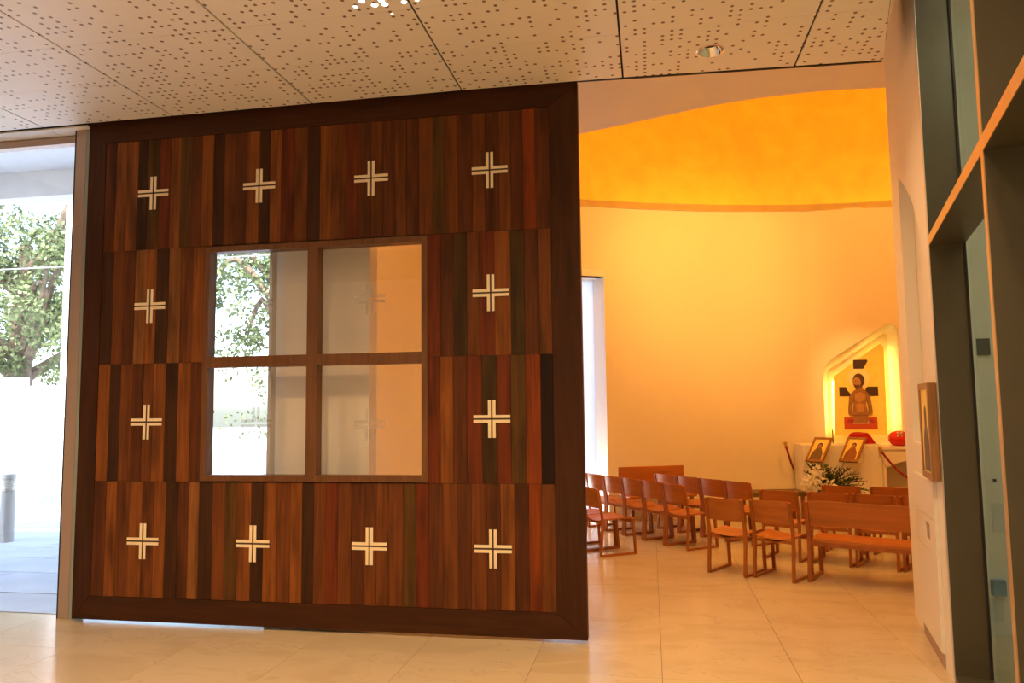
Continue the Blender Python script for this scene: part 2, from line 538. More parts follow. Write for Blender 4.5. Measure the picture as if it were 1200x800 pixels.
# light cluster glowing through the perforations
lc = tag(empty('led_cluster_light', (-1.5, -1.36, CEIL)), 'cluster of small bright lights glowing through the ceiling perforations', 'ceiling light')
for (x, y, r) in [(-1.601, -1.392, .017), (-1.543, -1.337, .019), (-1.486, -1.378, .018), (-1.481, -1.334, .019), (-1.662, -1.341, .012), (-1.362, -1.334, .015), (-1.281, -1.338, .010), (-1.56, -1.43, .018), (-1.42, -1.43, .018), (-1.476, -1.218, .006)]:
    bm = B(); lathe(bm, [(r, -.001), (r, .004)], 14, (x + 1.5, y + 1.36, 0))
    obj('led', bm, 'led_dot', lc)

# ------------------------------------------------------------------ lobby shell (behind the camera and left)
bm = B(); box(bm, -9, 7, -8.2, -8, 0, 4.62)
tag(obj('wall_back', bm, 'white_paint'), 'plain white lobby wall behind the camera', 'wall', kind='structure')
bm = B(); box(bm, -9, -8.8, -8, .1, 0, 4.62)  # unseen end wall, put in to cut daylight from the left
tag(obj('wall_lobby', bm, 'white_paint'), 'plain white wall added at the unseen left end of the lobby to cut daylight', 'wall', kind='structure')
bm = B(); box(bm, -9, 7, -8.2, .3, 4.62, 4.8)
tag(obj('ceiling_roof', bm, 'white_paint'), 'roof slab above the lobby ceiling', 'ceiling', kind='structure')
bm = B(); box(bm, 2.10, 7, .6, .75, 0, 4.62)
tag(obj('wall_office_end', bm, 'office_wall'), 'end wall of the side room', 'wall', kind='structure')

# ------------------------------------------------------------------ the sliding door
DX0, DX1, DZ0, DZ1 = -4.545, -.468, .024, 4.05
PX0, PX1, PZ0, PZ1 = -4.385, -.682, .205, 3.87
WX0, WX1, WZ0, WZ1 = -3.455, -1.62, 1.105, 2.945
door = tag(empty('door_1', ((DX0 + DX1) / 2, 0, DZ0)), 'huge sliding door of reclaimed dark wood planks with pale crosses and four-pane window', 'door', kind='structure')
DO = Vector(door.location)
def dobj(name, bm, mat, parent=None, origin=None, **k):
    o = obj(name, bm, mat, parent or door, **k)
    return o
def dl(v):  # world -> door local
    return Vector(v) - DO
def dbox(name, mat, x0, x1, y0, y1, z0, z1, c=.0, parent=None):
    cx, cy, cz = (x0 + x1) / 2, (y0 + y1) / 2, (z0 + z1) / 2
    bm = B()
    if c: cbox(bm, x0 - cx, x1 - cx, y0 - cy, y1 - cy, z0 - cz, z1 - cz, c)
    else: box(bm, x0 - cx, x1 - cx, y0 - cy, y1 - cy, z0 - cz, z1 - cz)
    o = obj(name, bm, mat, parent or door)
    o.location = Vector((cx, cy, cz)) - DO
    if parent:
        o.location = Vector((cx, cy, cz)) - DO - Vector(parent.location)
    return o
bm = B()
plate(bm, [(DX0 + .01, DZ0 + .01), (DX1 - .01, DZ0 + .01), (DX1 - .01, DZ1 - .01), (DX0 + .01, DZ1 - .01)],
      [[(WX0 + .01, WZ0 + .01), (WX1 - .01, WZ0 + .01), (WX1 - .01, WZ1 - .01), (WX0 + .01, WZ1 - .01)]],
      lambda u, v, d: (u - DO.x, d - DO.y, v - DO.z), .016, .075)
obj('door_core', bm, 'core', door)
# mitred frame boards
def frame_board(pts, mat):
    cx = sum(p[0] for p in pts) / len(pts); cz = sum(p[1] for p in pts) / len(pts)
    bm = B(); prism(bm, [(u - cx, v - cz) for u, v in pts], lambda u, v, d: (u, d, v), 0, .082)
    bmesh.ops.bevel(bm, geom=[e for e in bm.edges if all(abs(v.co.y) < 1e-6 for v in e.verts) and len(e.link_faces) == 2 and e.calc_face_angle(0) > .5], offset=.003, segments=1, affect='EDGES')
    o = obj('frame_board', bm, mat, door); o.location = Vector((cx, 0, cz)) - DO
g = .0015
frame_board([(DX0, DZ0), (PX0 - g, PZ0 + g), (PX0 - g, PZ1 - g), (DX0, DZ1)], 'door_frame_wood')
frame_board([(DX1, DZ0), (DX1, DZ1), (PX1 + g, PZ1 - g), (PX1 + g, PZ0 + g)], 'door_frame_wood')
frame_board([(DX0 + g, DZ0), (DX1 - g, DZ0), (PX1, PZ0 - g), (PX0, PZ0 - g)], 'door_frame_wood_h')
frame_board([(DX0 + g, DZ1), (PX0, PZ1 + g), (PX1, PZ1 + g), (DX1 - g, DZ1)], 'door_frame_wood_h')
# planks, row by row, tones read off the photograph
rowz = [3.87, 2.953, 2.037, 1.121, .205]
rowz = [PZ1, 2.955, 2.028, 1.097, PZ0]
ROWS = [
    (0, PX0, PX1, 'boodvrovbodmbodormdomrbmbmbmvmbmbmbRb'),
    (1, PX0, WX0, 'dmblodlmo'), (1, WX1, PX1, 'rbDmroDbm'),
    (2, PX0, WX0, 'odmbmodob'), (2, WX1, PX1, 'robrDrvRk'),
    (3, PX0, PX1, 'bomomodbldmvodomodmrmbmmmvrbmbmbobRm')]
for row, xa, xb, tones in ROWS:
    n = len(tones)
    ws = [1 + random.uniform(-.13, .13) for _ in tones]
    s = sum(ws); x = xa
    for k, t in enumerate(tones):
        x1 = x + (xb - xa) * ws[k] / s
        dz = random.uniform(0, .003)
        dbox('plank', 'plank_' + t, x + .0008, x1 - .0008, .004 + random.uniform(-.002, .003), .02, rowz[row + 1] + .001, rowz[row] - .001, .0016)
        x = x1
# crosses: dark backing with four pale L-shaped inlays
def cross_at(cx, cz):
    A, Wd, G = .137, .0215, .0065   # arm half-length, stripe width, half gap
    bm = B()
    q = Wd + G
    pts = [(-A, -q), (-q, -q), (-q, -A), (q, -A), (q, -q), (A, -q), (A, q), (q, q), (q, A), (-q, A), (-q, q), (-A, q)]
    prism(bm, pts, lambda u, v, d: (u, d, v), 0, .004)
    o = obj('inlay_cross', bm, 'inlay_gap', door); o.location = Vector((cx, -.0005, cz)) - DO
    for sx in (-1, 1):
        for sz in (-1, 1):
            L = [(G, G), (A, G), (A, q), (q, q), (q, A), (G, A)]
            bm = B(); prism(bm, [(sx * u, sz * v) for u, v in L], lambda u, v, d: (u, d, v), -.0022, .001)
            obj('inlay_piece', bm, 'inlay', o)
CX = [-3.938 + .9341 * i for i in range(4)]; CZ = [3.4195 - .9281 * j for j in range(4)]
for i in range(4):
    for j in range(4):
        if i in (0, 3) or j in (0, 3):
            cross_at(CX[i], CZ[j])
# window in the door
wf = []
fo, fm = .045, .085
bm = B()
cxm, czm = (WX0 + WX1) / 2, (WZ0 + WZ1) / 2
hx, hz = (WX1 - WX0) / 2, (WZ1 - WZ0) / 2
openings = []
for sx in (-1, 1):
    for sz in (-1, 1):
        xa, xb = sorted((sx * fm / 2, sx * (hx - fo))); za, zb = sorted((sz * fm / 2, sz * (hz - fo)))
        openings.append((xa, xb, za, zb))
plate(bm, [(-hx, -hz), (hx, -hz), (hx, hz), (-hx, hz)], [[(a, c), (b, c), (b, d), (a, d)] for a, b, c, d in openings],
      lambda u, v, d: (u, d, v), -.012, .088)
wfo = obj('window_frame', bm, 'window_frame_wood', door); wfo.location = Vector((cxm, 0, czm)) - DO
for (a, b, c, d) in openings:
    bm = B(); box(bm, a - .004, b + .004, .05, .058, c - .004, d + .004)
    obj('pane', bm, 'door_glass', wfo)
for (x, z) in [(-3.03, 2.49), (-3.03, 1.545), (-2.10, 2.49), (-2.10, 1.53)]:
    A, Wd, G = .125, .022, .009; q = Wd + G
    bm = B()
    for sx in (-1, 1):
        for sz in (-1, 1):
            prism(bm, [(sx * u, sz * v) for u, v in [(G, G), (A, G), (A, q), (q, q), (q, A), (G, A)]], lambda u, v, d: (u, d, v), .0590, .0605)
    o = obj('translucent_cross', bm, 'translucent', wfo, label='faint pale cross on the glass'); o.location = Vector((x - cxm, 0, z - czm))  # thin semi-transparent grey crosses laid on the panes

# ------------------------------------------------------------------ glazed front left of the door
jamb = tag(empty('trim_1', (-4.66, .1, 0)), 'slim metal and glass-edge jamb beside the left edge of the plank door', 'jamb', kind='structure')
for nm, mat, x0, x1, y0, y1 in (('seal', 'black', -4.735, -4.722, .06, .17), ('metal_post', 'jamb_metal', -4.722, -4.625, .06, .17), ('glass_strip', 'glass_edge', -4.625, -4.56, .062, .15)):
    bm = B(); cbox(bm, x0 + 4.66, x1 + 4.66, y0 - .1, y1 - .1, .0, CEIL - .002, .002); obj(nm, bm, mat, jamb)
fac = tag(empty('window_1', (-6, .2, 0)), 'full-height clear glass front beside the plank door looking out to the street', 'window', kind='structure')
for x0, x1 in ((-8.6, -4.78), (-4.74, -2.99)):
    bm = B(); box(bm, x0 + 6, x1 + 6, -.006, .006, .0, 3.965); obj('pane', bm, 'clear_glass', fac)
for x0, x1, mat in ((-4.79, -4.735, 'aluminium'), (-2.995, -2.968, 'aluminium'), (-8.66, -8.6, 'aluminium')):
    bm = B(); cbox(bm, x0 + 6, x1 + 6, -.03, .05, 0, CEIL, .003); obj('mullion', bm, mat, fac)
bm = B(); cbox(bm, -2.6, 3.03, -.035, .05, 3.965, CEIL - .001, .003); obj('head_rail', bm, 'jamb_metal', fac)
bm = B(); box(bm, -9.0, -3.02, .24, .4, CEIL, 4.6)
tag(obj('trim_2', bm, 'white_paint'), 'wall band above the glass front', 'wall', kind='structure')

# ------------------------------------------------------------------ chapel shell
far = catmull([(-2.3, 4.85), (-.907, 5.56), (.059, 5.99), (1.215, 6.38), (2.40, 6.62)], 10)
def at_x(path, x):
    for a, b in zip(path, path[1:]):
        if a[0] <= x <= b[0]:
            t = (x - a[0]) / (b[0] - a[0]); return a.lerp(b, t)
SR = at_x(far, -.62); SL = at_x(far, -1.5)
main = [SR] + [p for p in far if p[0] > -.61]
ZT = 4.62
bm = B(); wall_strip(bm, main, 0, ZT, .16)
tag(obj('wall_far', bm, 'chapel_paint', smooth=True), 'curved cream chapel wall glowing in warm light', 'wall', kind='structure')
bm = B(); wall_strip(bm, [SL] + [p for p in far if -1.49 < p[0] < -.63] + [SR], 3.56, ZT, .16)
tag(obj('trim_3', bm, 'chapel_paint', smooth=True), 'curved wall piece over the tall bright slot', 'wall', kind='structure')
left = catmull([(-2.23, .47), (-2.75, 1.3), (-3.05, 2.6), (-2.9, 3.9), (-2.3, 4.6), (SL[0], SL[1])], 8)
bm = B(); wall_strip(bm, left, 0, ZT, .16)
tag(obj('wall_left', bm, 'chapel_paint', smooth=True), 'curved cream chapel wall seen through the door window', 'wall', kind='structure')
bm = B(); box(bm, -3.03, -2.19, .3, .46, 0, ZT)
tag(obj('wall_stub', bm, 'white_paint'), 'white wall end behind the door window', 'wall', kind='structure')
# tall slot window
tdir = (Vector(SR) - Vector(SL)).normalized(); ndir = Vector((-tdir.y, tdir.x))
slot = tag(empty('window_2', (SR[0], SR[1], 0)), 'tall bright daylight slot in the curved chapel wall by the door edge', 'window', kind='structure')
def slot_map(u, v, d):  # u along the wall from SR (negative = left), d outward, v up
    p = tdir * u + ndir * d
    return (p.x, p.y, v)
Ls = (Vector(SR) - Vector(SL)).length
bm = B(); prism(bm, [(0, 0), (.1, 0), (.1, 3.66), (0, 3.66)], slot_map, .0, .5); prism(bm, [(-Ls - .1, 0), (-Ls, 0), (-Ls, 3.66), (-Ls - .1, 3.66)], slot_map, .0, .5)
prism(bm, [(-Ls, 3.56), (0, 3.56), (0, 3.66), (-Ls, 3.66)], slot_map, .0, .5)
obj('reveal', bm, 'white_paint', slot)
bm = B(); prism(bm, [(-Ls, 0), (0, 0), (0, 3.56), (-Ls, 3.56)], slot_map, .42, .43); obj('pane', bm, 'opal_glass', slot)
q = slot_map(-.62, .5, .2)
add_light('slot_fill_lamp', 'POINT', (SR[0] + q[0], SR[1] + q[1], .45), 22, (1, .88, .8), shadow_soft_size=.05)  # unseen point lamp added to lift the brightness of the slot
# niche wall: flat plate from NA to NB
NA = Vector((2.40, 6.62)); NB = Vector((4.2, 6.66))
nt_ = (NB - NA).normalized(); nn = Vector((-nt_.y, nt_.x))
def nmap(u, v, d):
    p = NA + nt_ * u + nn * d
    return (p.x, p.y, v)
def rounded(poly, r, n=6):
    out = []
    N = len(poly)
    for i in range(N):
        p = Vector(poly[i]); a = (Vector(poly[i - 1]) - p).normalized(); b = (Vector(poly[(i + 1) % N]) - p).normalized()
        rr = r[i]
        if rr == 0: out.append(tuple(p)); continue
        p0 = p + a * rr; p1 = p + b * rr
        for k in range(n + 1):
            t = k / n
            out.append(tuple((1 - t) ** 2 * p0 + 2 * t * (1 - t) * p + t * t * p1))
    return out
U0 = 2.40
nout = rounded([(2.57 - U0, .92), (3.66 - U0, .92), (3.66 - U0, 2.92), (2.575 - U0, 2.24)][::1], [0, 0, .26, .20])
nin = rounded([(2.69 - U0, 1.0), (3.60 - U0, 1.0), (3.60 - U0, 2.74), (2.70 - U0, 2.15)], [0, 0, .10, .08])
bm = B(); plate(bm, [(0, 0), (1.8, 0), (1.8, ZT), (0, ZT)], [nout], nmap, 0, .03)
niche = tag(obj('wall_niche', bm, 'chapel_paint'), 'chapel wall with a sloping rounded niche glowing yellow around the cross icon', 'wall', kind='structure')
bm = B()
a = [bm.verts.new(nmap(u, v, .0)) for u, v in nout]; b = [bm.verts.new(nmap(u, v, .06)) for u, v in nout]
c = [bm.verts.new(nmap(u, v, .30)) for u, v in nin]
N = len(nout)
for i in range(N):
    j = (i + 1) % N
    bm.faces.new((a[i], a[j], b[j], b[i])); bm.faces.new((b[i], b[j], c[j], c[i]))
bm.faces.new(c)
obj('niche_recess', bm, 'chapel_paint', niche, smooth=True)
# led strips up the two sides of the niche, behind the icon panel
for u, z1 in ((2.80 - U0, 2.0), (3.47 - U0, 2.45)):
    bm = B(); prism(bm, [(u - .009, 1.24), (u + .009, 1.24), (u + .009, z1), (u - .009, z1)], nmap, .285, .297)
    obj('led_strip', bm, 'led_strip', niche)
right = catmull([(4.2, 6.66), (5.3, 6.35), (6.0, 5.4), (6.0, 4.0), (5.4, 2.7), (4.2, 1.5), (2.9, .95), (2.22, .84)], 6)
bm = B(); wall_strip(bm, right, 0, ZT, .16)
tag(obj('wall_right', bm, 'chapel_paint', smooth=True), 'curved chapel wall closing the right side', 'wall', kind='structure')
# low plinth band on the far wall
pl = [Vector((p[0] + .008, p[1] - .018)) for p in main]
bm = B(); wall_strip(bm, pl, 0, .47, .012)
tag(obj('baseboard_far', bm, 'chapel_paint', smooth=True), 'low cream plinth along the curved chapel wall', 'baseboard', kind='structure')
# chapel ceiling with the oval drum
egg = catmull([(-.907, 5.533), (.059, 5.95), (1.215, 6.34), (2.377, 6.578), (3.62, 6.62), (4.9, 6.3), (5.7, 5.5), (5.75, 4.3), (5.1, 3.1), (4.2, 2.4), (3.2, 2.05),
               (2.217, 1.976), (1.585, 1.943), (.81, 2.048), (-.022, 2.348), (-.666, 2.588), (-1.5, 2.98), (-2.1, 3.5), (-2.25, 4.15), (-1.75, 4.95)], 6, True)
egg = [(p[0], p[1]) for p in egg]
bm = B(); plate(bm, [(-3.4, .05), (7, .05), (7, 7.6), (-3.4, 7.6)], [egg], XY(4.6), 0, .1)
tag(obj('ceiling_chapel', bm, 'white_paint'), 'white chapel ceiling around the oval gold opening', 'ceiling', kind='structure')
bm = B()
lv = [(4.6, 0), (7.0, 0)]
ra = [bm.verts.new((x, y, 4.6)) for x, y in egg]; rb = [bm.verts.new((x, y, 7.0)) for x, y in egg]
for i in range(len(egg)):
    j = (i + 1) % len(egg)
    bm.faces.new((ra[i], ra[j], rb[j], rb[i]))
bm.faces.new(rb)
tag(obj('ceiling_drum', bm, 'gold', smooth=True), 'golden oval drum rising above the chapel ceiling', 'ceiling', kind='structure')

# ------------------------------------------------------------------ right white wall with recess and built-in cabinet
P0 = Vector((1.716, -.427))
TW = Vector((math.sin(R(10.2)), math.cos(R(10.2)))); NW = Vector((TW.y, -TW.x))
def wmap(s, z, d):
    p = P0 + TW * s + NW * d
    return (p.x, p.y, z)
SE = 1.55
rec = [(1.12, 1.36), (1.12, 3.36), (.80, 3.20), (.45, 2.96), (.22, 2.62), (.15, 2.25), (.15, 1.36)]
rec = [rec[0]] + [(1.12, 3.36)] + [tuple(p) for p in catmull(rec[1:6], 5)][1:] + [rec[-1]]
bm = B(); plate(bm, [(.0, 0), (SE, 0), (SE, 4.6), (.0, 4.6)], [rec], wmap, 0, .09)
wr = tag(obj('wall_side', bm, 'white_paint'), 'white wall on the right of the opening with a tall pointed recess', 'wall', kind='structure')
bm = B(); plate(bm, [(.0, 0), (SE, 0), (SE, 4.6), (.0, 4.6)], [], wmap, .091, .19)
obj('recess_back', bm, 'white_paint', wr)
cab = tag(empty('built_in_cabinet', (*(P0 + TW * .6), 0), 0), 'white built-in cabinet low in the right wall with small square handle recess', 'cabinet')
CO = Vector((*(P0 + TW * .6), 0))
def cmap(s, z, d):
    return Vector(wmap(s, z, d)) - CO
def cabpart(name, s0, s1, z0, z1, d0, d1, mat='cabinet_paint', parent=None, holes=()):
    bm = B(); plate(bm, [(s0, z0), (s1, z0), (s1, z1), (s0, z1)], list(holes), cmap, d0, d1)
    return obj(name, bm, mat, parent or cab)
cabpart('body', .2, 1.06, .10, 1.15, -.012, -.001)
cabpart('toe_kick', .24, 1.04, .0, .098, -.008, -.001, 'jamb_metal')  # shade under the cabinet painted in as a darker colour
cabpart('top_panel', .205, 1.05, .905, 1.145, -.022, -.013)
h0, h1, hz0, hz1 = .42, .60, .745, .855
dr = cabpart('drawer_front', .205, 1.05, .685, .898, -.022, -.013, holes=[[(h0, hz0), (h1, hz0), (h1, hz1), (h0, hz1)]])
cabpart('handle_recess', h0, h1, hz0, hz1, -.014, -.0125, 'jamb_metal', dr)
cabpart('cabinet_door', .205, 1.05, .105, .678, -.022, -.013)
# picture hung on the right wall
pic = tag(empty('framed_picture', (*(P0 + TW * .3), 1.5)), 'thick gold-brown framed picture hung on the right wall above cabinet', 'picture')
PO = Vector((*(P0 + TW * .3), 1.5))
pm = lambda s, z, d: Vector(wmap(s, z, d)) - PO
bm = B(); plate(bm, [(.0, 1.17), (.37, 1.17), (.37, 1.765), (.0, 1.765)], [[(.04, 1.21), (.33, 1.21), (.33, 1.725), (.04, 1.725)]], pm, -.05, -.004)
obj('frame', bm, 'icon_wood', pic)
bm = B(); prism(bm, [(.04, 1.21), (.33, 1.21), (.33, 1.725), (.04, 1.725)], pm, -.042, -.01)
obj('picture_panel', bm, 'icon_ground', pic)
bm = B(); prism(bm, [(.08, 1.22), (.29, 1.22), (.27, 1.42), (.22, 1.50), (.22, 1.6), (.185, 1.63), (.15, 1.6), (.15, 1.5), (.10, 1.42)], pm, -.044, -.0415)
obj('painted_figure', bm, 'icon_robe', pic)

# ------------------------------------------------------------------ steel and glass screen at right
TG = Vector((math.sin(R(13)), math.cos(R(13)))); NG = Vector((TG.y, -TG.x))
def gmap(s, z, d):
    p = P0 + TG * s + NG * d
    return (p.x, p.y, z)
scr = tag(empty('window_3', (P0.x, P0.y, 0)), 'dark steel framed glass screen at the right edge of the photo', 'glass screen', kind='structure')
SO = Vector((P0.x, P0.y, 0))
sm = lambda s, z, d: Vector(gmap(s, z, d)) - SO
def scrpart(name, s0, s1, z0, z1, d0, d1, mat, parent=None):
    bm = B(); prism(bm, [(s0, z0), (s1, z0), (s1, z1), (s0, z1)], sm, d0, d1)
    return obj(name, bm, mat, parent or scr)
FD = .195
fins = [-.005, -1.90, -3.8, -5.7]
for k, s in enumerate(fins):
    f = scrpart('mullion', s - .05, s, 0, CEIL + .2, .004, FD, 'steel_dark')
    scrpart('mullion_edge', s - .05, s, 0, CEIL + .2, .0, .004, 'warm_lit_edge' if k else 'aluminium', f)  # warm light painted on every edge but the first
for k in range(len(fins) - 1):
    s1, s0 = fins[k] - .05, fins[k + 1]
    t = scrpart('transom', s0, s1, 2.60, 2.66, .004, FD, 'steel_dark')
    scrpart('transom_edge', s0, s1, 2.60, 2.66, .0, .004, 'warm_lit_edge', t)
    for z0, z1 in ((.06, 2.60), (2.66, CEIL + .1)):
        scrpart('pane', s0, s1, z0, z1, FD, FD + .012, 'green_glass')
    for (z0, z1) in ((.06, 2.60), (2.66, CEIL + .1)):
        scrpart('gasket', s1 - .018, s1, z0, z1, FD - .012, FD, 'black')
    scrpart('sill_rail', s0, s1, 0, .06, .004, FD, 'steel_dark')
bm = B(); prism(bm, [(-6, 0), (1.2, 0), (1.2, CEIL + .2), (-6, CEIL + .2)], gmap, 1.3, 1.4)
tag(obj('wall_office', bm, 'office_wall'), 'pale green-grey wall of the side room seen through the glass screen', 'wall', kind='structure')
bm = B(); prism(bm, [(-6, 0), (1.2, 0), (1.2, 4.62), (-6, 4.62)], gmap, 4.2, 4.3)
ol = tag(empty('office_fill_light', gmap(-1.6, 4.5, .75)), 'unseen flat light added to brighten the side room behind the glass screen', 'ceiling light')  # no lamp visible here; added to brighten the side room
bm2 = B(); cbox(bm2, -.15, .15, -.6, .6, 0, .06, .005); obj('housing', bm2, 'aluminium', ol)
bm2 = B(); box(bm2, -.13, .13, -.58, .58, -.004, -.001); obj('diffuser', bm2, 'office_fill_glow', ol)
bm.free()
# things on the side of the glass
def on_end(name, x0, x1, z0, z1, mat, label, cat, t=.006):
    bm = B(); cbox(bm, x0, x1, .598 - t, .598, z0, z1, .0015)
    return tag(obj(name, bm, mat), label, cat)
on_end('wall_sign', 2.355, 2.44, 1.985, 2.105, 'dark_sign', 'small dark sign on the side room wall behind the glass screen', 'sign', .02)
on_end('notice_sheet', 2.385, 2.475, .72, .92, 'paper', 'pale paper notice pinned on the side room wall', 'notice')
on_end('wall_button', 2.405, 2.425, 1.075, 1.095, 'black', 'small black button on the side room wall', 'button', .012)
on_end('leaflet_holder', 2.345, 2.43, .285, .39, 'blue_plastic', 'small blue leaflet holder low on the side room wall', 'holder', .05)
on_end('notice_sheet', 2.335, 2.42, .10, .25, 'paper', 'lower paper notice under the blue leaflet holder', 'notice')
# ------------------------------------------------------------------ chairs
def arc_path(pts, r=.035, n=4):
    out = [pts[0]]
    for i in range(1, len(pts) - 1):
        p = Vector(pts[i]); a = (Vector(pts[i - 1]) - p); b = (Vector(pts[i + 1]) - p)
        rr = min(r, a.length * .45, b.length * .45)
        p0 = p + a.normalized() * rr; p1 = p + b.normalized() * rr
        for k in range(n + 1):
            t = k / n
            out.append(tuple((1 - t) ** 2 * p0 + 2 * t * (1 - t) * p + t * t * p1))
    out.append(pts[-1])
    return out

def seat_bm(wd, y0, y1, z, dish, th=.016, nx=10, ny=8):
    bm = B()
    top, bot = [], []
    for j in range(ny + 1):
        v = j / ny
        r0, r1 = [], []
        for i in range(nx + 1):
            u = i / nx * 2 - 1
            wv = wd * (1 - .06 * (1 - v))
            x = u * wv / 2
            y = y0 + (y1 - y0) * v
            zz = z - dish * (1 - u * u) * (1 - .25 * v) + .012 * v - .020 * max(0, v - .82) / .18
            r0.append(bm.verts.new((x, y, zz))); r1.append(bm.verts.new((x, y, zz - th)))
        top.append(r0); bot.append(r1)
    for j in range(ny):
        for i in range(nx):
            bm.faces.new((top[j][i], top[j][i + 1], top[j + 1][i + 1], top[j + 1][i]))
            bm.faces.new((bot[j][i], bot[j + 1][i], bot[j + 1][i + 1], bot[j][i + 1]))
    for i in range(nx):
        for j in (0, ny):
            bm.faces.new((top[j][i], top[j][i + 1], bot[j][i + 1], bot[j][i]))
    for j in range(ny):
        for i in (0, nx):
            bm.faces.new((top[j][i], top[j + 1][i], bot[j + 1][i], bot[j][i]))
    return bm

def back_bm(wd, z0, z1, yb0, yb1, curve, th=.014, nx=12, nz=6):
    bm = B()
    F, K = [], []
    for j in range(nz + 1):
        v = j / nz
        a, b = [], []
        for i in range(nx + 1):
            u = i / nx * 2 - 1
            x = u * wd / 2
            z = z0 + (z1 - z0) * v
            # rounded top corners
            if v > .99 and abs(u) > .9: z -= .012
            y = yb0 + (yb1 - yb0) * v - curve * (1 - u * u)
            a.append(bm.verts.new((x, y + th, z))); b.append(bm.verts.new((x, y, z)))
        F.append(a); K.append(b)
    for j in range(nz):
        for i in range(nx):
            bm.faces.new((F[j][i], F[j][i + 1], F[j + 1][i + 1], F[j + 1][i]))
            bm.faces.new((K[j][i], K[j + 1][i], K[j + 1][i + 1], K[j][i + 1]))
    for i in range(nx):
        for j in (0, nz):
            bm.faces.new((F[j][i], F[j][i + 1], K[j][i + 1], K[j][i]))
    for j in range(nz):
        for i in (0, nx):
            bm.faces.new((F[j][i], F[j + 1][i], K[j + 1][i], K[j][i]))
    return bm

CW, CD, CH = .405, .45, .74
def make_chair(name, wd, dish, curve):
    root = empty(name)
    hx = wd / 2 - .014
    for s in (-1, 1):
        bm = B(); bar(bm, arc_path([(-CD / 2 - .03, CH - .006), (-CD / 2 + .035, .395), (-CD / 2 + .004, .020)], .05), .028, .024, s * hx); obj('back_post', bm, 'chair_wood_frame', root)
        bm = B(); bar(bm, [(-CD / 2 - .006, .0125), (CD / 2 + .008, .0125)], .028, .023, s * hx); obj('runner', bm, 'chair_wood_frame', root)
        bm = B(); bar(bm, [(CD / 2 - .004, .018), (CD / 2 - .03, .378)], .028, .024, s * hx); obj('front_leg', bm, 'chair_wood_frame', root)
        for yy in (-CD / 2 + .012, CD / 2 - .012):
            pass
    bm = B(); box(bm, -hx, hx, CD / 2 - .045, CD / 2 - .022, .345, .375); obj('seat_rail', bm, 'chair_wood_frame', root)
    bm = B(); box(bm, -hx, hx, -CD / 2 + .03, -CD / 2 + .052, .345, .372); obj('seat_rail', bm, 'chair_wood_frame', root)
    obj('seat', seat_bm(wd - .01, -CD / 2 + .03, CD / 2 + .012, .405, dish), 'chair_wood', root, smooth=True)
    obj('backrest', back_bm(wd - .004, .525, CH, -CD / 2 + .013, -CD / 2 - .022, curve), 'chair_wood', root, smooth=True)
    return root

proto = make_chair('chapel_chair', CW, .030, .035)
used = False
def place_chair(bx, by, deg, label, group):
    """bx,by = where the middle of the back's top edge is over the floor; deg = facing, clockwise from +Y"""
    global used
    if used:
        o = copy_tree(proto)
    else:
        o = proto; used = True
    f = Vector((math.sin(R(deg)), math.cos(R(deg))))
    c = Vector((bx, by)) + f * (CD / 2 + .03)
    o.location = (c.x, c.y, 0); o.rotation_euler = (0, 0, -R(deg))
    tag(o, label, 'chair', group)
GL = 'chairs in the left chapel block'
GR = 'chairs in the right chapel block'
A0 = [(-.702, 3.22), (-.925, 3.55)]
place_chair(*A0[0], 57, 'wooden sled-base chair nearest the edge of the plank door, in the front-left row', GL)
place_chair(-.94, 3.57, 57, 'wooden chair almost hidden by the plank door, only its front leg showing', GL)
for (x, y), lab in zip([(.235 - .2537 * k, 3.69 + .3247 * k) for k in range(5)],
        ['wooden chair at the near right end of the second row in the left block', 'second wooden chair from the near end of the second left row',
         'middle wooden chair of the five in the second left row', 'fourth wooden chair along the second left row, in front of the bench back',
         'farthest wooden chair of the second left row, cut by the door edge']):
    place_chair(x, y, 52, lab, GL)
for (x, y), d, lab in zip([(.166, 4.945), (.44, 4.64), (.714, 4.335), (.988, 4.03)], [48, 48, 48, 48],
        ['wooden chair in the third left row directly in front of the orange bench back', 'second wooden chair from the left in the third left row',
         'third wooden chair from the left in the third left row', 'pale wooden chair at the right end of the third left row']):
    place_chair(x, y, d, lab, GL)
place_chair(.675, 2.31, 32, 'front left wooden chair of the right block, standing free with its whole sled base showing', GR)
place_chair(1.085, 2.14, 32, 'wooden chair between the free-standing front chair and the two-seat bench', GR)
for (x, y), lab in zip([(1.31, 3.08), (1.765, 2.90), (2.165, 2.74), (2.56, 2.58)],
        ['wooden chair at the left of the second right row, left of the flowers', 'wooden chair behind the bench, below the white lilies',
         'wooden chair behind the right part of the bench', 'wooden chair mostly hidden behind the white right wall']):
    place_chair(x, y, 27, lab, GR)
for (x, y), lab in zip([(2.06, 3.60), (2.53, 3.46)], ['wooden chair of the far right row directly below the right leaning icon', 'rightmost wooden chair of the far right row in front of the white table']):
    place_chair(x, y, 24, lab, GR)

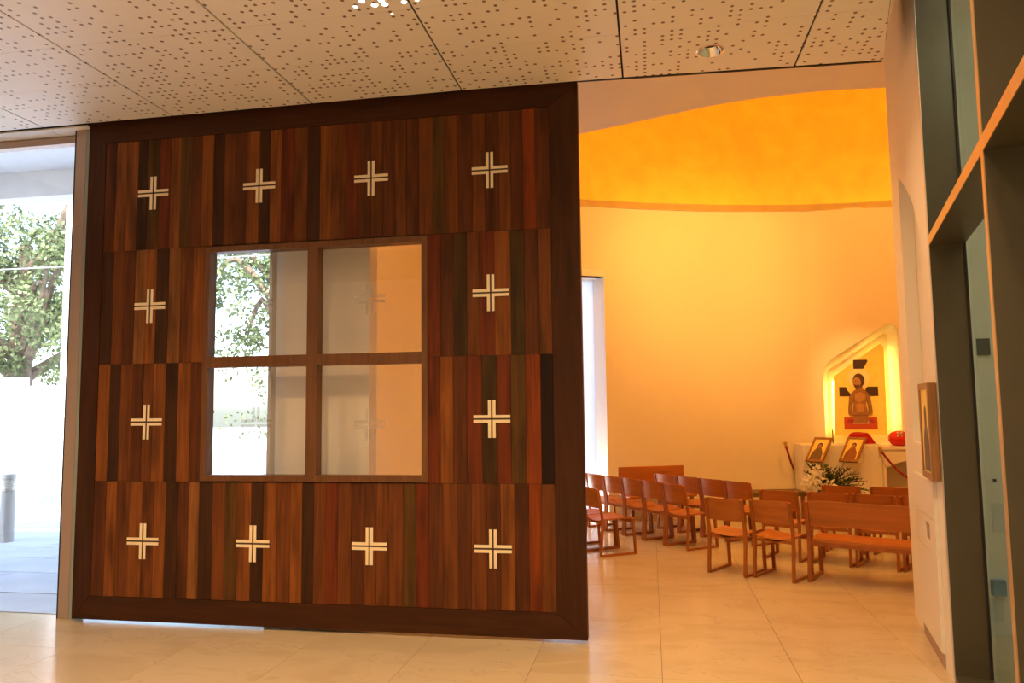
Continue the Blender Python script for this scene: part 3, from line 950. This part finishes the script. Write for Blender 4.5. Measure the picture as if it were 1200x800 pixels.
# two-seat bench, same design
bd = 25
BL = 1.25
bench = empty('wooden_bench')
f = Vector((math.sin(R(bd)), math.cos(R(bd)))); r_ = Vector((f.y, -f.x))
c = Vector((1.395, 2.115)) + r_ * (BL / 2 - .01) + f * (CD / 2 + .03)
bench.location = (c.x, c.y, 0); bench.rotation_euler = (0, 0, -R(bd))
tag(bench, 'long wooden two-seat bench with sled legs at the front of the right block', 'bench')
hx = BL / 2 - .02
for s in (-1, 1):
    bm = B(); bar(bm, arc_path([(-CD / 2 - .03, CH - .0), (-CD / 2 + .035, .395), (-CD / 2 + .004, .020)], .05), .034, .03, s * hx); obj('back_post', bm, 'chair_wood_frame', bench)
    bm = B(); bar(bm, [(-CD / 2 - .008, .0145), (CD / 2 + .01, .0145)], .034, .027, s * hx); obj('runner', bm, 'chair_wood_frame', bench)
    bm = B(); bar(bm, [(CD / 2 - .004, .018), (CD / 2 - .02, .37)], .034, .03, s * hx); obj('front_leg', bm, 'chair_wood_frame', bench)
for y0 in (CD / 2 - .05, -CD / 2 + .03):
    bm = B(); box(bm, -hx, hx, y0, y0 + .025, .33, .368); obj('seat_rail', bm, 'chair_wood_frame', bench)
obj('seat', seat_bm(BL - .03, -CD / 2 + .03, CD / 2 + .012, .395, .006, th=.024, nx=16), 'chair_wood', bench, smooth=True)
obj('backrest', back_bm(BL - .002, .52, CH + .008, -CD / 2 + .010, -CD / 2 - .022, .004, nx=16), 'chair_wood', bench, smooth=True)

# wall bench with wooden back against the far wall
wb = empty('wall_bench', (.02, 5.52, 0), R(24))
tag(wb, 'orange wood bench with a long plain back against the curved wall', 'bench')
bm = B(); cbox(bm, -.50, .50, .06, .085, .40, .80, .01); obj('backrest', bm, 'chair_wood', wb)
bm = B(); cbox(bm, -.50, .50, -.32, .06, .40, .43, .006); obj('seat', bm, 'chair_wood', wb)
for x in (-.46, .42):
    for y in (-.30, .02):
        bm = B(); box(bm, x, x + .04, y, y + .04, 0, .40); obj('leg', bm, 'chair_wood_frame', wb)
lb = empty('low_bench', (1.65, 5.75, 0), R(14))
tag(lb, 'low dark upholstered bench by the curved wall behind the chairs', 'bench')
bm = B(); cbox(bm, -.42, .42, -.2, .2, .39, .45, .01); obj('seat', bm, 'bench_cover', lb)
for x in (-.38, .34):
    for y in (-.17, .13):
        bm = B(); box(bm, x, x + .04, y, y + .04, 0, .39); obj('leg', bm, 'chair_wood_frame', lb)

# ------------------------------------------------------------------ altar, icon, flowers
def P(u, v, d):  # icon panel map: x along the niche wall
    return nmap(u - U0, v, d)
ic = tag(empty('cross_icon_panel', nmap(3.13 - U0, 1.2, .2)), 'yellow icon panel of a bare-chested figure before a dark cross, in the glowing niche', 'icon')
IO = Vector(ic.location)
im = lambda u, v, d: Vector(P(u, v, d)) - IO
pan = [(2.752, 1.17), (3.50, 1.17), (3.515, 2.50), (3.46, 2.55), (2.775, 2.06)]
def icpart(name, pts, d0, d1, mat, parent=None):
    bm = B(); prism(bm, pts, im, d0, d1); return obj(name, bm, mat, parent or ic)
icpart('panel', pan, .19, .215, 'icon_ground')
icpart('cross_top', [(3.065, 2.175), (3.205, 2.175), (3.27, 2.29), (3.26, 2.31), (3.065, 2.31)], .182, .19, 'icon_dark')
icpart('cross_arm', [(2.845, 1.76), (3.02, 1.76), (3.0, 1.80), (2.96, 1.85), (2.94, 1.90), (2.845, 1.90)], .182, .19, 'icon_dark')
icpart('cross_arm', [(3.20, 1.76), (3.40, 1.76), (3.40, 1.90), (3.25, 1.90), (3.22, 1.86)], .182, .19, 'icon_dark')
halo = [(3.13 + .155 * math.cos(a * math.pi / 12), 2.03 + .155 * math.sin(a * math.pi / 12)) for a in range(24)]
icpart('halo', halo, .185, .19, 'icon_halo')
tomb = icpart('tomb', [(2.895, 1.265), (3.365, 1.265), (3.365, 1.44), (2.895, 1.44)], .178, .19, 'icon_red')
icpart('tomb_inside', [(2.93, 1.36), (3.33, 1.36), (3.31, 1.41), (2.95, 1.41)], .176, .178, 'icon_red_dark', tomb)
icpart('loincloth', [(3.02, 1.345), (3.25, 1.345), (3.235, 1.40), (3.035, 1.40)], .172, .176, 'icon_white')
torso = catmull([(3.03, 1.36), (3.025, 1.52), (3.045, 1.66), (3.02, 1.78), (3.05, 1.84), (3.12, 1.87), (3.20, 1.855), (3.245, 1.79), (3.215, 1.66), (3.235, 1.52), (3.23, 1.36)], 4)
icpart('torso', [(p[0], p[1]) for p in torso], .166, .19, 'icon_skin')
icpart('arm', [(3.03, 1.82), (2.985, 1.76), (2.965, 1.60), (2.96, 1.50), (2.985, 1.475), (3.11, 1.475), (3.13, 1.50), (3.01, 1.53), (3.015, 1.62), (3.05, 1.74)], .158, .19, 'icon_skin')
icpart('arm', [(3.235, 1.82), (3.275, 1.76), (3.295, 1.60), (3.30, 1.50), (3.275, 1.475), (3.15, 1.475), (3.13, 1.50), (3.25, 1.53), (3.245, 1.62), (3.215, 1.74)], .158, .19, 'icon_skin')
icpart('chest', [(3.06, 1.70), (3.12, 1.66), (3.20, 1.70), (3.21, 1.79), (3.13, 1.82), (3.06, 1.79)], .163, .166, 'icon_skin_light')
icpart('belly', [(3.08, 1.53), (3.18, 1.53), (3.19, 1.63), (3.13, 1.655), (3.07, 1.63)], .163, .166, 'icon_skin_light')
icpart('neck', [(3.08, 1.84), (3.18, 1.84), (3.17, 1.95), (3.09, 1.95)], .168, .19, 'icon_skin')
hd = [(3.115 + .082 * math.cos(a * math.pi / 10) + .0, 1.985 + .105 * math.sin(a * math.pi / 10)) for a in range(20)]
icpart('hair', [(x + .012, y + .012) for x, y in hd], .166, .19, 'icon_hair')
fc = [(3.098 + .055 * math.cos(a * math.pi / 10), 1.972 + .078 * math.sin(a * math.pi / 10)) for a in range(20)]
face = icpart('face', fc, .160, .19, 'icon_skin_light')
for ex in (3.078, 3.115):
    icpart('eye', [(ex - .010, 1.985), (ex + .010, 1.985), (ex + .010, 1.993), (ex - .010, 1.993)], .158, .161, 'icon_dark', face)
icpart('beard', [(3.06, 1.94), (3.09, 1.925), (3.13, 1.94), (3.125, 1.89), (3.095, 1.87), (3.065, 1.89)], .157, .162, 'icon_hair', face)

alt = tag(empty('altar', (2.53, 6.1, 0)), 'plain white altar block below the glowing niche', 'altar')
bm = B(); cbox(bm, -.43, .44, -.2, .42, 0, 1.075, .006); obj('block', bm, 'white_paint', alt)
bm = B(); cbox(bm, .445, .64, -.10, .42, 0, 1.075, .006); obj('side_block', bm, 'white_paint', alt)
tb = tag(empty('credence_table', (3.525, 6.3, 0)), 'small white table with arched front right of the altar', 'table')
arch = [(-.34, 0), (-.29, 0)] + [(-.29 + .58 * k / 10, .74 + .10 * math.sin(math.pi * k / 10)) for k in range(11)] + [(.29, 0), (.34, 0), (.34, 1.0), (-.34, 1.0)]
bm = B(); prism(bm, arch, lambda u, v, d: (u, d, v), -.25, -.23); obj('front_panel', bm, 'white_paint', tb)
bm = B(); cbox(bm, -.34, .34, -.28, .25, 1.0, 1.045, .005); obj('top', bm, 'white_paint', tb)
bm = B(); box(bm, -.32, -.30, -.23, .23, 0, 1.0); obj('side_panel', bm, 'white_paint', tb)
bm = B(); box(bm, .30, .32, -.23, .23, 0, 1.0); obj('side_panel', bm, 'white_paint', tb)
bm = B(); box(bm, -.30, .30, .21, .23, 0, 1.0); obj('back_panel', bm, 'chapel_paint', tb)

# icons leaning in front of the altar
def leaning_icon(bx, by, bz, label, robe):
    a = R(45); lean = R(39); W_, L_ = .27, .41
    root = empty('leaning_icon', (bx, by, bz))
    base = Vector((math.cos(a), -math.sin(a), 0)); back = Vector((math.sin(a), math.cos(a), 0))
    upv = Vector((0, 0, 1)) * math.cos(lean) + back * math.sin(lean)
    nrm = base.cross(upv)  # points to the viewer side or away
    if nrm.y > 0: nrm = -nrm
    mp = lambda u, v, d: base * u + upv * v + nrm * d
    bm = B(); plate(bm, [(0, 0), (W_, 0), (W_, L_), (0, L_)], [[(.028, .035), (W_ - .028, .035), (W_ - .028, L_ - .03), (.028, L_ - .03)]], mp, 0, .026); obj('frame', bm, 'icon_wood', root)
    bm = B(); prism(bm, [(.028, .035), (W_ - .028, .035), (W_ - .028, L_ - .03), (.028, L_ - .03)], mp, .004, .018); obj('picture_panel', bm, 'icon_ground', root)
    c = W_ / 2
    bm = B(); prism(bm, [(c + .062 * math.cos(k * math.pi / 8), .275 + .062 * math.sin(k * math.pi / 8)) for k in range(16)], mp, .018, .0195); obj('halo', bm, 'icon_halo', root)
    bm = B(); prism(bm, [(.045, .036), (W_ - .045, .036), (W_ - .055, .15), (c + .045, .215), (c + .03, .24), (c - .03, .24), (c - .045, .215), (.055, .15)], mp, .018, .021); obj('painted_robe', bm, robe, root)
    bm = B(); prism(bm, [(c + .036 * math.cos(k * math.pi / 8), .272 + .046 * math.sin(k * math.pi / 8)) for k in range(16)], mp, .0195, .023); obj('painted_head', bm, 'icon_hair', root)
    bm = B(); prism(bm, [(c + .024 * math.cos(k * math.pi / 8), .262 + .034 * math.sin(k * math.pi / 8)) for k in range(16)], mp, .023, .025); obj('painted_face', bm, 'icon_skin_light', root)
    bm = B(); prism(bm, [(.05, .02), (W_ - .05, .02), (W_ - .05, .2), (.05, .2)], lambda u, v, d: base * u + Vector((0, 0, v)) + back * d, .015, .1)
    bm.free()
    bm = B()  # wedge bracket carrying the icon
    q = [mp(.05, .0, -.012), mp(W_ - .05, .0, -.012), mp(W_ - .05, .30, -.003), mp(.05, .30, -.003)]
    bk = [p + back * .20 * (1 if i < 2 else .0) for i, p in enumerate(q)]
    v = [bm.verts.new(p) for p in q] + [bm.verts.new(bk[0]), bm.verts.new(bk[1])]
    bm.faces.new((v[0], v[1], v[2], v[3])); bm.faces.new((v[0], v[4], v[5], v[1])); bm.faces.new((v[3], v[2], v[5], v[4])); bm.faces.new((v[0], v[3], v[4])); bm.faces.new((v[1], v[5], v[2]))
    obj('stand', bm, 'white_paint', root)
    tag(root, label, 'icon', 'icons leaning on the altar')
leaning_icon(2.10, 5.72, .85, 'left of the two gold icons leaning at the altar, dark robed figure', 'icon_robe')
leaning_icon(2.54, 5.72, .85, 'right of the two gold icons leaning at the altar, reddish robed figure', 'icon_skin')

# red cloth on the altar
bm = B()
nx, ny = 12, 8
vs = []
for j in range(ny + 1):
    row = []
    for i in range(nx + 1):
        u, v = i / nx, j / ny
        x = -.20 + .40 * u + (.05 * v); y = -.14 + .28 * v
        ridge = max(0, 1 - abs(u - .48) / .5)
        z = .004 + .15 * min(1, ridge * 2.4) * min(1, v * 4.5 + .02) * (.85 + .15 * v) + .006 * math.sin(9 * u + 4 * v)
        row.append(bm.verts.new((x, y, z)))
    vs.append(row)
for j in range(ny):
    for i in range(nx):
        bm.faces.new((vs[j][i], vs[j][i + 1], vs[j + 1][i + 1], vs[j + 1][i]))
bmesh.ops.solidify(bm, geom=bm.faces[:], thickness=.004)
cl = obj('red_cloth', bm, 'red_cloth', smooth=True, loc=(2.93, 6.20, 1.077))
tag(cl, 'red cloth draped over something on the altar behind the right icon', 'cloth')
# red round vessel with white cross
rv = tag(empty('red_vessel', (3.46, 6.2, 1.046)), 'round red vessel with a small white cross on the white table', 'vessel')
bm = B(); lathe(bm, [(.06, 0), (.10, .02), (.135, .07), (.14, .11), (.12, .16), (.08, .195), (.03, .21)], 18); obj('body', bm, 'red_glass', rv, smooth=True)
bm = B()
for a in (.7, -.7):
    b2 = Matrix.Translation((-.02, -.128, .165)) @ Matrix.Rotation(a, 4, 'Y')
    box(bm, -.045, .045, -.006, .006, -.010, .010, b2)
obj('white_cross', bm, 'icon_white', rv)
bm = B(); lathe(bm, [(.008, 0), (.008, .19), (.003, .2)], 8); cdl = obj('candle', bm, 'candle', loc=(2.62, 6.38, 1.075)); tag(cdl, 'thin dark taper candle standing on the altar left of the red cloth', 'candle')
# rope barriers
def rope(name, pts, label, pin):
    root = empty(name, pts[0])
    o = Vector(pts[0])
    pp = [Vector(p) - o for p in catmull([Vector(p) for p in pts], 8)]
    bm = B(); tube(bm, pp, .016, 8); obj('rope', bm, 'rope_red', root, smooth=True)
    bm = B(); lathe(bm, [(.016, -.05), (.02, -.03), (.02, .0), (.028, .015), (.028, .04), (.012, .055)], 12); obj('brass_hook', bm, 'brass', root, smooth=True)
    bm = B(); tube(bm, [(0, 0, .02), (.0, pin, .02)], .008, 6); obj('wall_pin', bm, 'brass', root)
    tag(root, label, 'rope', 'red barrier ropes')
rope('barrier_rope', [(1.93, 6.22, 1.06), (1.96, 6.20, .93), (2.01, 6.30, .80), (2.06, 6.42, .70)], 'dark red barrier rope with brass end left of the altar', .30)
rope('barrier_rope', [(3.135, 5.93, 1.0), (3.20, 5.92, .90), (3.30, 5.91, .77), (3.44, 5.90, .64), (3.62, 5.90, .58), (3.85, 5.9, .60)], 'dark red barrier rope in front of the white arched table', .068)
# flower arrangement
fl = tag(empty('flower_arrangement', (2.27, 5.35, 0)), 'white lilies and dark green fern fronds arranged on a stand before the altar', 'flowers')
bm = B(); lathe(bm, [(.13, 0), (.13, .02), (.02, .03), (.02, .34), (.05, .35)], 16); obj('stand', bm, 'pot', fl, smooth=True)
bm = B(); lathe(bm, [(.06, .35), (.10, .40), (.11, .47), (.09, .52)], 16); obj('vase', bm, 'pot', fl, smooth=True)
rnd = random.Random(3)
def frond(direction, length, mat):
    d = Vector(direction).normalized()
    bm = B()
    side = d.cross(Vector((0, 0, 1))).normalized()
    pts = []
    for k in range(9):
        t = k / 8
        pts.append(Vector((0, 0, .5)) + d * length * t + Vector((0, 0, -.18 * length * t * t * 1.5)))
    tube(bm, pts, .004, 5)
    for k in range(1, 9):
        for s in (-1, 1):
            L = .11 * (1 - .6 * k / 8) + .02
            base = pts[k]; tip = base + side * s * L + d * L * .6 + Vector((0, 0, rnd.uniform(-.02, .02)))
            wv = (d - side * s * .4).normalized() * .016
            q = [base, (base + tip) / 2 + wv, tip, (base + tip) / 2 - wv]
            bm.faces.new([bm.verts.new(p) for p in q])
    obj('frond', bm, mat, fl)
for k in range(17):
    a = -1.1 + k * .15
    frond((math.sin(a) * 1.0 + .35, rnd.uniform(-.4, .3), .55 + .5 * math.cos(a) + rnd.uniform(-.1, .1)), rnd.uniform(.38, .56), 'leaf' if k % 2 else 'leaf_dark')
for k in range(12):
    frond((rnd.uniform(.4, 1), rnd.uniform(-.5, .4), rnd.uniform(.1, .7)), rnd.uniform(.4, .6), 'leaf_dark')
for k in range(14):
    pos = Vector((rnd.uniform(-.26, .06), rnd.uniform(-.16, .05), rnd.uniform(.50, .78)))
    ax = Vector((rnd.uniform(-.8, .3), -1, rnd.uniform(-.1, .8))).normalized()
    u = ax.cross(Vector((0, 0, 1))).normalized(); v = ax.cross(u)
    bm = B()
    for p in range(6):
        an = p * math.pi / 3
        dr_ = (u * math.cos(an) + v * math.sin(an))
        sd = (-u * math.sin(an) + v * math.cos(an))
        b0 = pos; m1 = pos + dr_ * .05 + ax * .045; tip = pos + dr_ * .105 + ax * .03
        q = [b0, m1 + sd * .02, tip, m1 - sd * .02]
        bm.faces.new([bm.verts.new(x) for x in q])
    obj('lily', bm, 'petal', fl)
    bm = B(); tube(bm, [(0, 0, .48), pos * .5 + Vector((0, 0, .26)), pos], .005, 5); obj('stem', bm, 'leaf', fl)

# ------------------------------------------------------------------ outdoors
bm = B(); box(bm, -60, 30, .25, 70, -.4, -.06)
# keep clear of the chapel
tag(obj('ground', bm, 'ground'), 'pale street ground outside', 'ground', kind='structure')
pav = tag(empty('paving', (-8, 4, -.06)), 'blue-grey stone paving slabs outside the glass front', 'paving', kind='structure')
yy = .26
k = 0
while yy < 9:
    dpt = [.6, .8, .7][k % 3]
    x = -15 + (k % 2) * .6
    while x < -3.6:
        wdt = 1.2 + .3 * ((k * 7 + int(x * 3)) % 3)
        bm = B(); cbox(bm, -wdt / 2 + .006, wdt / 2 - .006, -dpt / 2 + .006, dpt / 2 - .006, 0, .04 + .003 * ((k + int(x)) % 2), .004)
        obj('paving_slab', bm, 'paving', pav, loc=(x + wdt / 2 + 8, yy + dpt / 2 - 4, 0))
        x += wdt
    yy += dpt; k += 1
def bollard(x, y, label):
    r = tag(empty('bollard', (x, y, -.02)), label, 'bollard', 'metal street bollards')
    bm = B(); lathe(bm, [(.085, 0), (.085, .66)], 20); obj('post', bm, 'bollard_metal', r, smooth=True)
    bm = B(); lathe(bm, [(.084, .80), (.084, .86), (.075, .875)], 20); obj('cap', bm, 'bollard_metal', r, smooth=True)
    bm = B(); lathe(bm, [(.06, .66), (.06, .80)], 16); obj('light_core', bm, 'outdoor_white', r, smooth=True)
    for q in range(4):
        bm = B(); lathe(bm, [(.085, .672 + q * .034), (.085, .69 + q * .034)], 20); obj('louvre', bm, 'aluminium', r)
bollard(-8.30, 3.28, 'metal bollard with louvred top outside the glass at the far left')
bollard(-7.81, 9.21, 'small dark bollard seen through the lower left door pane')
bm = B(); cbox(bm, -11.35, -10.60, 6.9, 7.6, -.06, .22, .02); tag(obj('stone_block', bm, 'stone'), 'low stone block at the foot of the white column outside', 'block')
bm = B(); cbox(bm, -10.90, -10.74, 7.05, 7.35, .22, 6.2, .01); tag(obj('street_column', bm, 'outdoor_white'), 'white column outside next to the jamb of the glass front', 'column')
cn = tag(empty('entrance_canopy', (-9, 1.8, 4.5)), 'white canopy outside over the glass front with a deep front beam', 'canopy')
bm = B(); box(bm, -6, 4.5, -1.35, 1.35, .27, .42); obj('soffit', bm, 'outdoor_white', cn)
bm = B(); box(bm, -6, 4.5, 1.1, 1.35, -.07, .27); obj('beam', bm, 'outdoor_white', cn)
bm = B(); box(bm, -40, -18.35, 14, 14.4, -.1, 2.72); box(bm, -18.35, -12.5, 14, 14.4, -.1, 2.45)
tag(obj('garden_wall', bm, 'outdoor_white'), 'bright white garden wall across the street under the fig tree', 'wall')
bm = B(); box(bm, -12.4, -4, 10, 10.35, -.1, 1.02)
tag(obj('planter_wall', bm, 'outdoor_white'), 'low white planter wall seen through the lower left door pane', 'wall')
for q in (-.012, .012):
    pass
bm = B(); tube(bm, [(-14, 6, 4.20), (-10, 6, 4.185), (-6, 6, 4.21), (-4, 6, 4.24)], .012, 6); tag(obj('overhead_cable', bm, 'aluminium'), 'thin overhead cable crossing outside at mid window height', 'cable')

def tree(name, loc, h, rad, n, seed, label, leafs=.20):
    rr = random.Random(seed)
    root = tag(empty(name, loc), label, 'tree', 'trees across the street')
    bm = B(); tube(bm, [(0, 0, -.1), (.1, .0, h * .2), (-.1, .1, h * .4), (.1, 0, h * .6)], [.55, .42, .34, .2], 10); obj('trunk', bm, 'bark', root, smooth=True)
    ends = []
    for k in range(12):
        a = rr.uniform(0, 6.28); z0 = h * rr.uniform(.22, .55); L = rad * rr.uniform(.55, .95)
        p = [Vector((0, 0, z0)), Vector((math.cos(a) * L * .4, math.sin(a) * L * .4, z0 + h * .10)), Vector((math.cos(a) * L * .75, math.sin(a) * L * .75, z0 + h * rr.uniform(.12, .26))), Vector((math.cos(a) * L, math.sin(a) * L, z0 + h * rr.uniform(.1, .4)))]
        bm = B(); tube(bm, catmull(p, 4), [.22 - .015 * i for i in range(13)], 7); obj('branch', bm, 'bark', root, smooth=True)
        ends += [p[2], p[3], p[1]]
    cl = []
    for k in range(70):
        e = rr.choice(ends)
        cl.append((e + Vector((rr.gauss(0, .8), rr.gauss(0, .8), rr.gauss(.3, .9))), rr.uniform(.5, 1.3)))
    verts, faces = [], []
    for k in range(n):
        c, r = rr.choice(cl)
        d = Vector((rr.gauss(0, 1), rr.gauss(0, 1), rr.gauss(0, .75))).normalized() * r * rr.uniform(.55, 1)
        p = c + d
        u = Vector((rr.gauss(0, 1), rr.gauss(0, 1), rr.gauss(0, 1))).normalized(); v = u.cross(Vector((rr.gauss(0, 1), rr.gauss(0, 1), rr.gauss(0, 1)))).normalized()
        s = leafs * rr.uniform(.6, 1.2)
        i = len(verts)
        verts += [p - u * s * .5, p + v * s * .28, p + u * s * .5, p - v * s * .28]
        faces.append((i, i + 1, i + 2, i + 3))
    me = bpy.data.meshes.new('foliage'); me.from_pydata(verts, [], faces); me.materials.append(M['tree_leaf'])
    o = bpy.data.objects.new('foliage', me); COL.objects.link(o); o.parent = root; o['kind'] = 'stuff'
tree('fig_tree', (-21.7, 17.5, -.1), 12.8, 5.0, 20000, 5, 'big twisted fig tree behind the white garden wall at far left')
tree('fig_tree', (-11.1, 18.0, -.1), 9.5, 4.4, 13000, 9, 'leafy tree seen through the upper left door pane')
def shrub(x, y, z, r, seed, label):
    rr = random.Random(seed)
    root = tag(empty('shrub', (x, y, z)), label, 'shrub', 'shrubs on the planter')
    bm = B(); tube(bm, [(0, 0, 0), (.02, 0, r)], .02, 6); obj('stem', bm, 'bark', root)
    verts, faces = [], []
    for k in range(260):
        p = Vector((rr.uniform(-1, 1) * r, rr.uniform(-1, 1) * r, rr.uniform(.1, 1.7) * r))
        u = Vector((rr.gauss(0, 1), rr.gauss(0, 1), rr.gauss(0, 1))).normalized(); v = u.cross(Vector((rr.gauss(0, 1), .3, rr.gauss(0, 1)))).normalized(); s = .12
        i = len(verts); verts += [p - u * s * .5, p + v * s * .3, p + u * s * .5, p - v * s * .3]; faces.append((i, i + 1, i + 2, i + 3))
    me = bpy.data.meshes.new('foliage'); me.from_pydata(verts, [], faces); me.materials.append(M['tree_leaf'])
    o = bpy.data.objects.new('foliage', me); COL.objects.link(o); o.parent = root; o['kind'] = 'stuff'
shrub(-9.6, 12.2, -.06, 1.0, 1, 'left shrub behind the low planter wall outside')
shrub(-7.2, 12.2, -.06, .9, 2, 'right shrub behind the low planter wall outside')
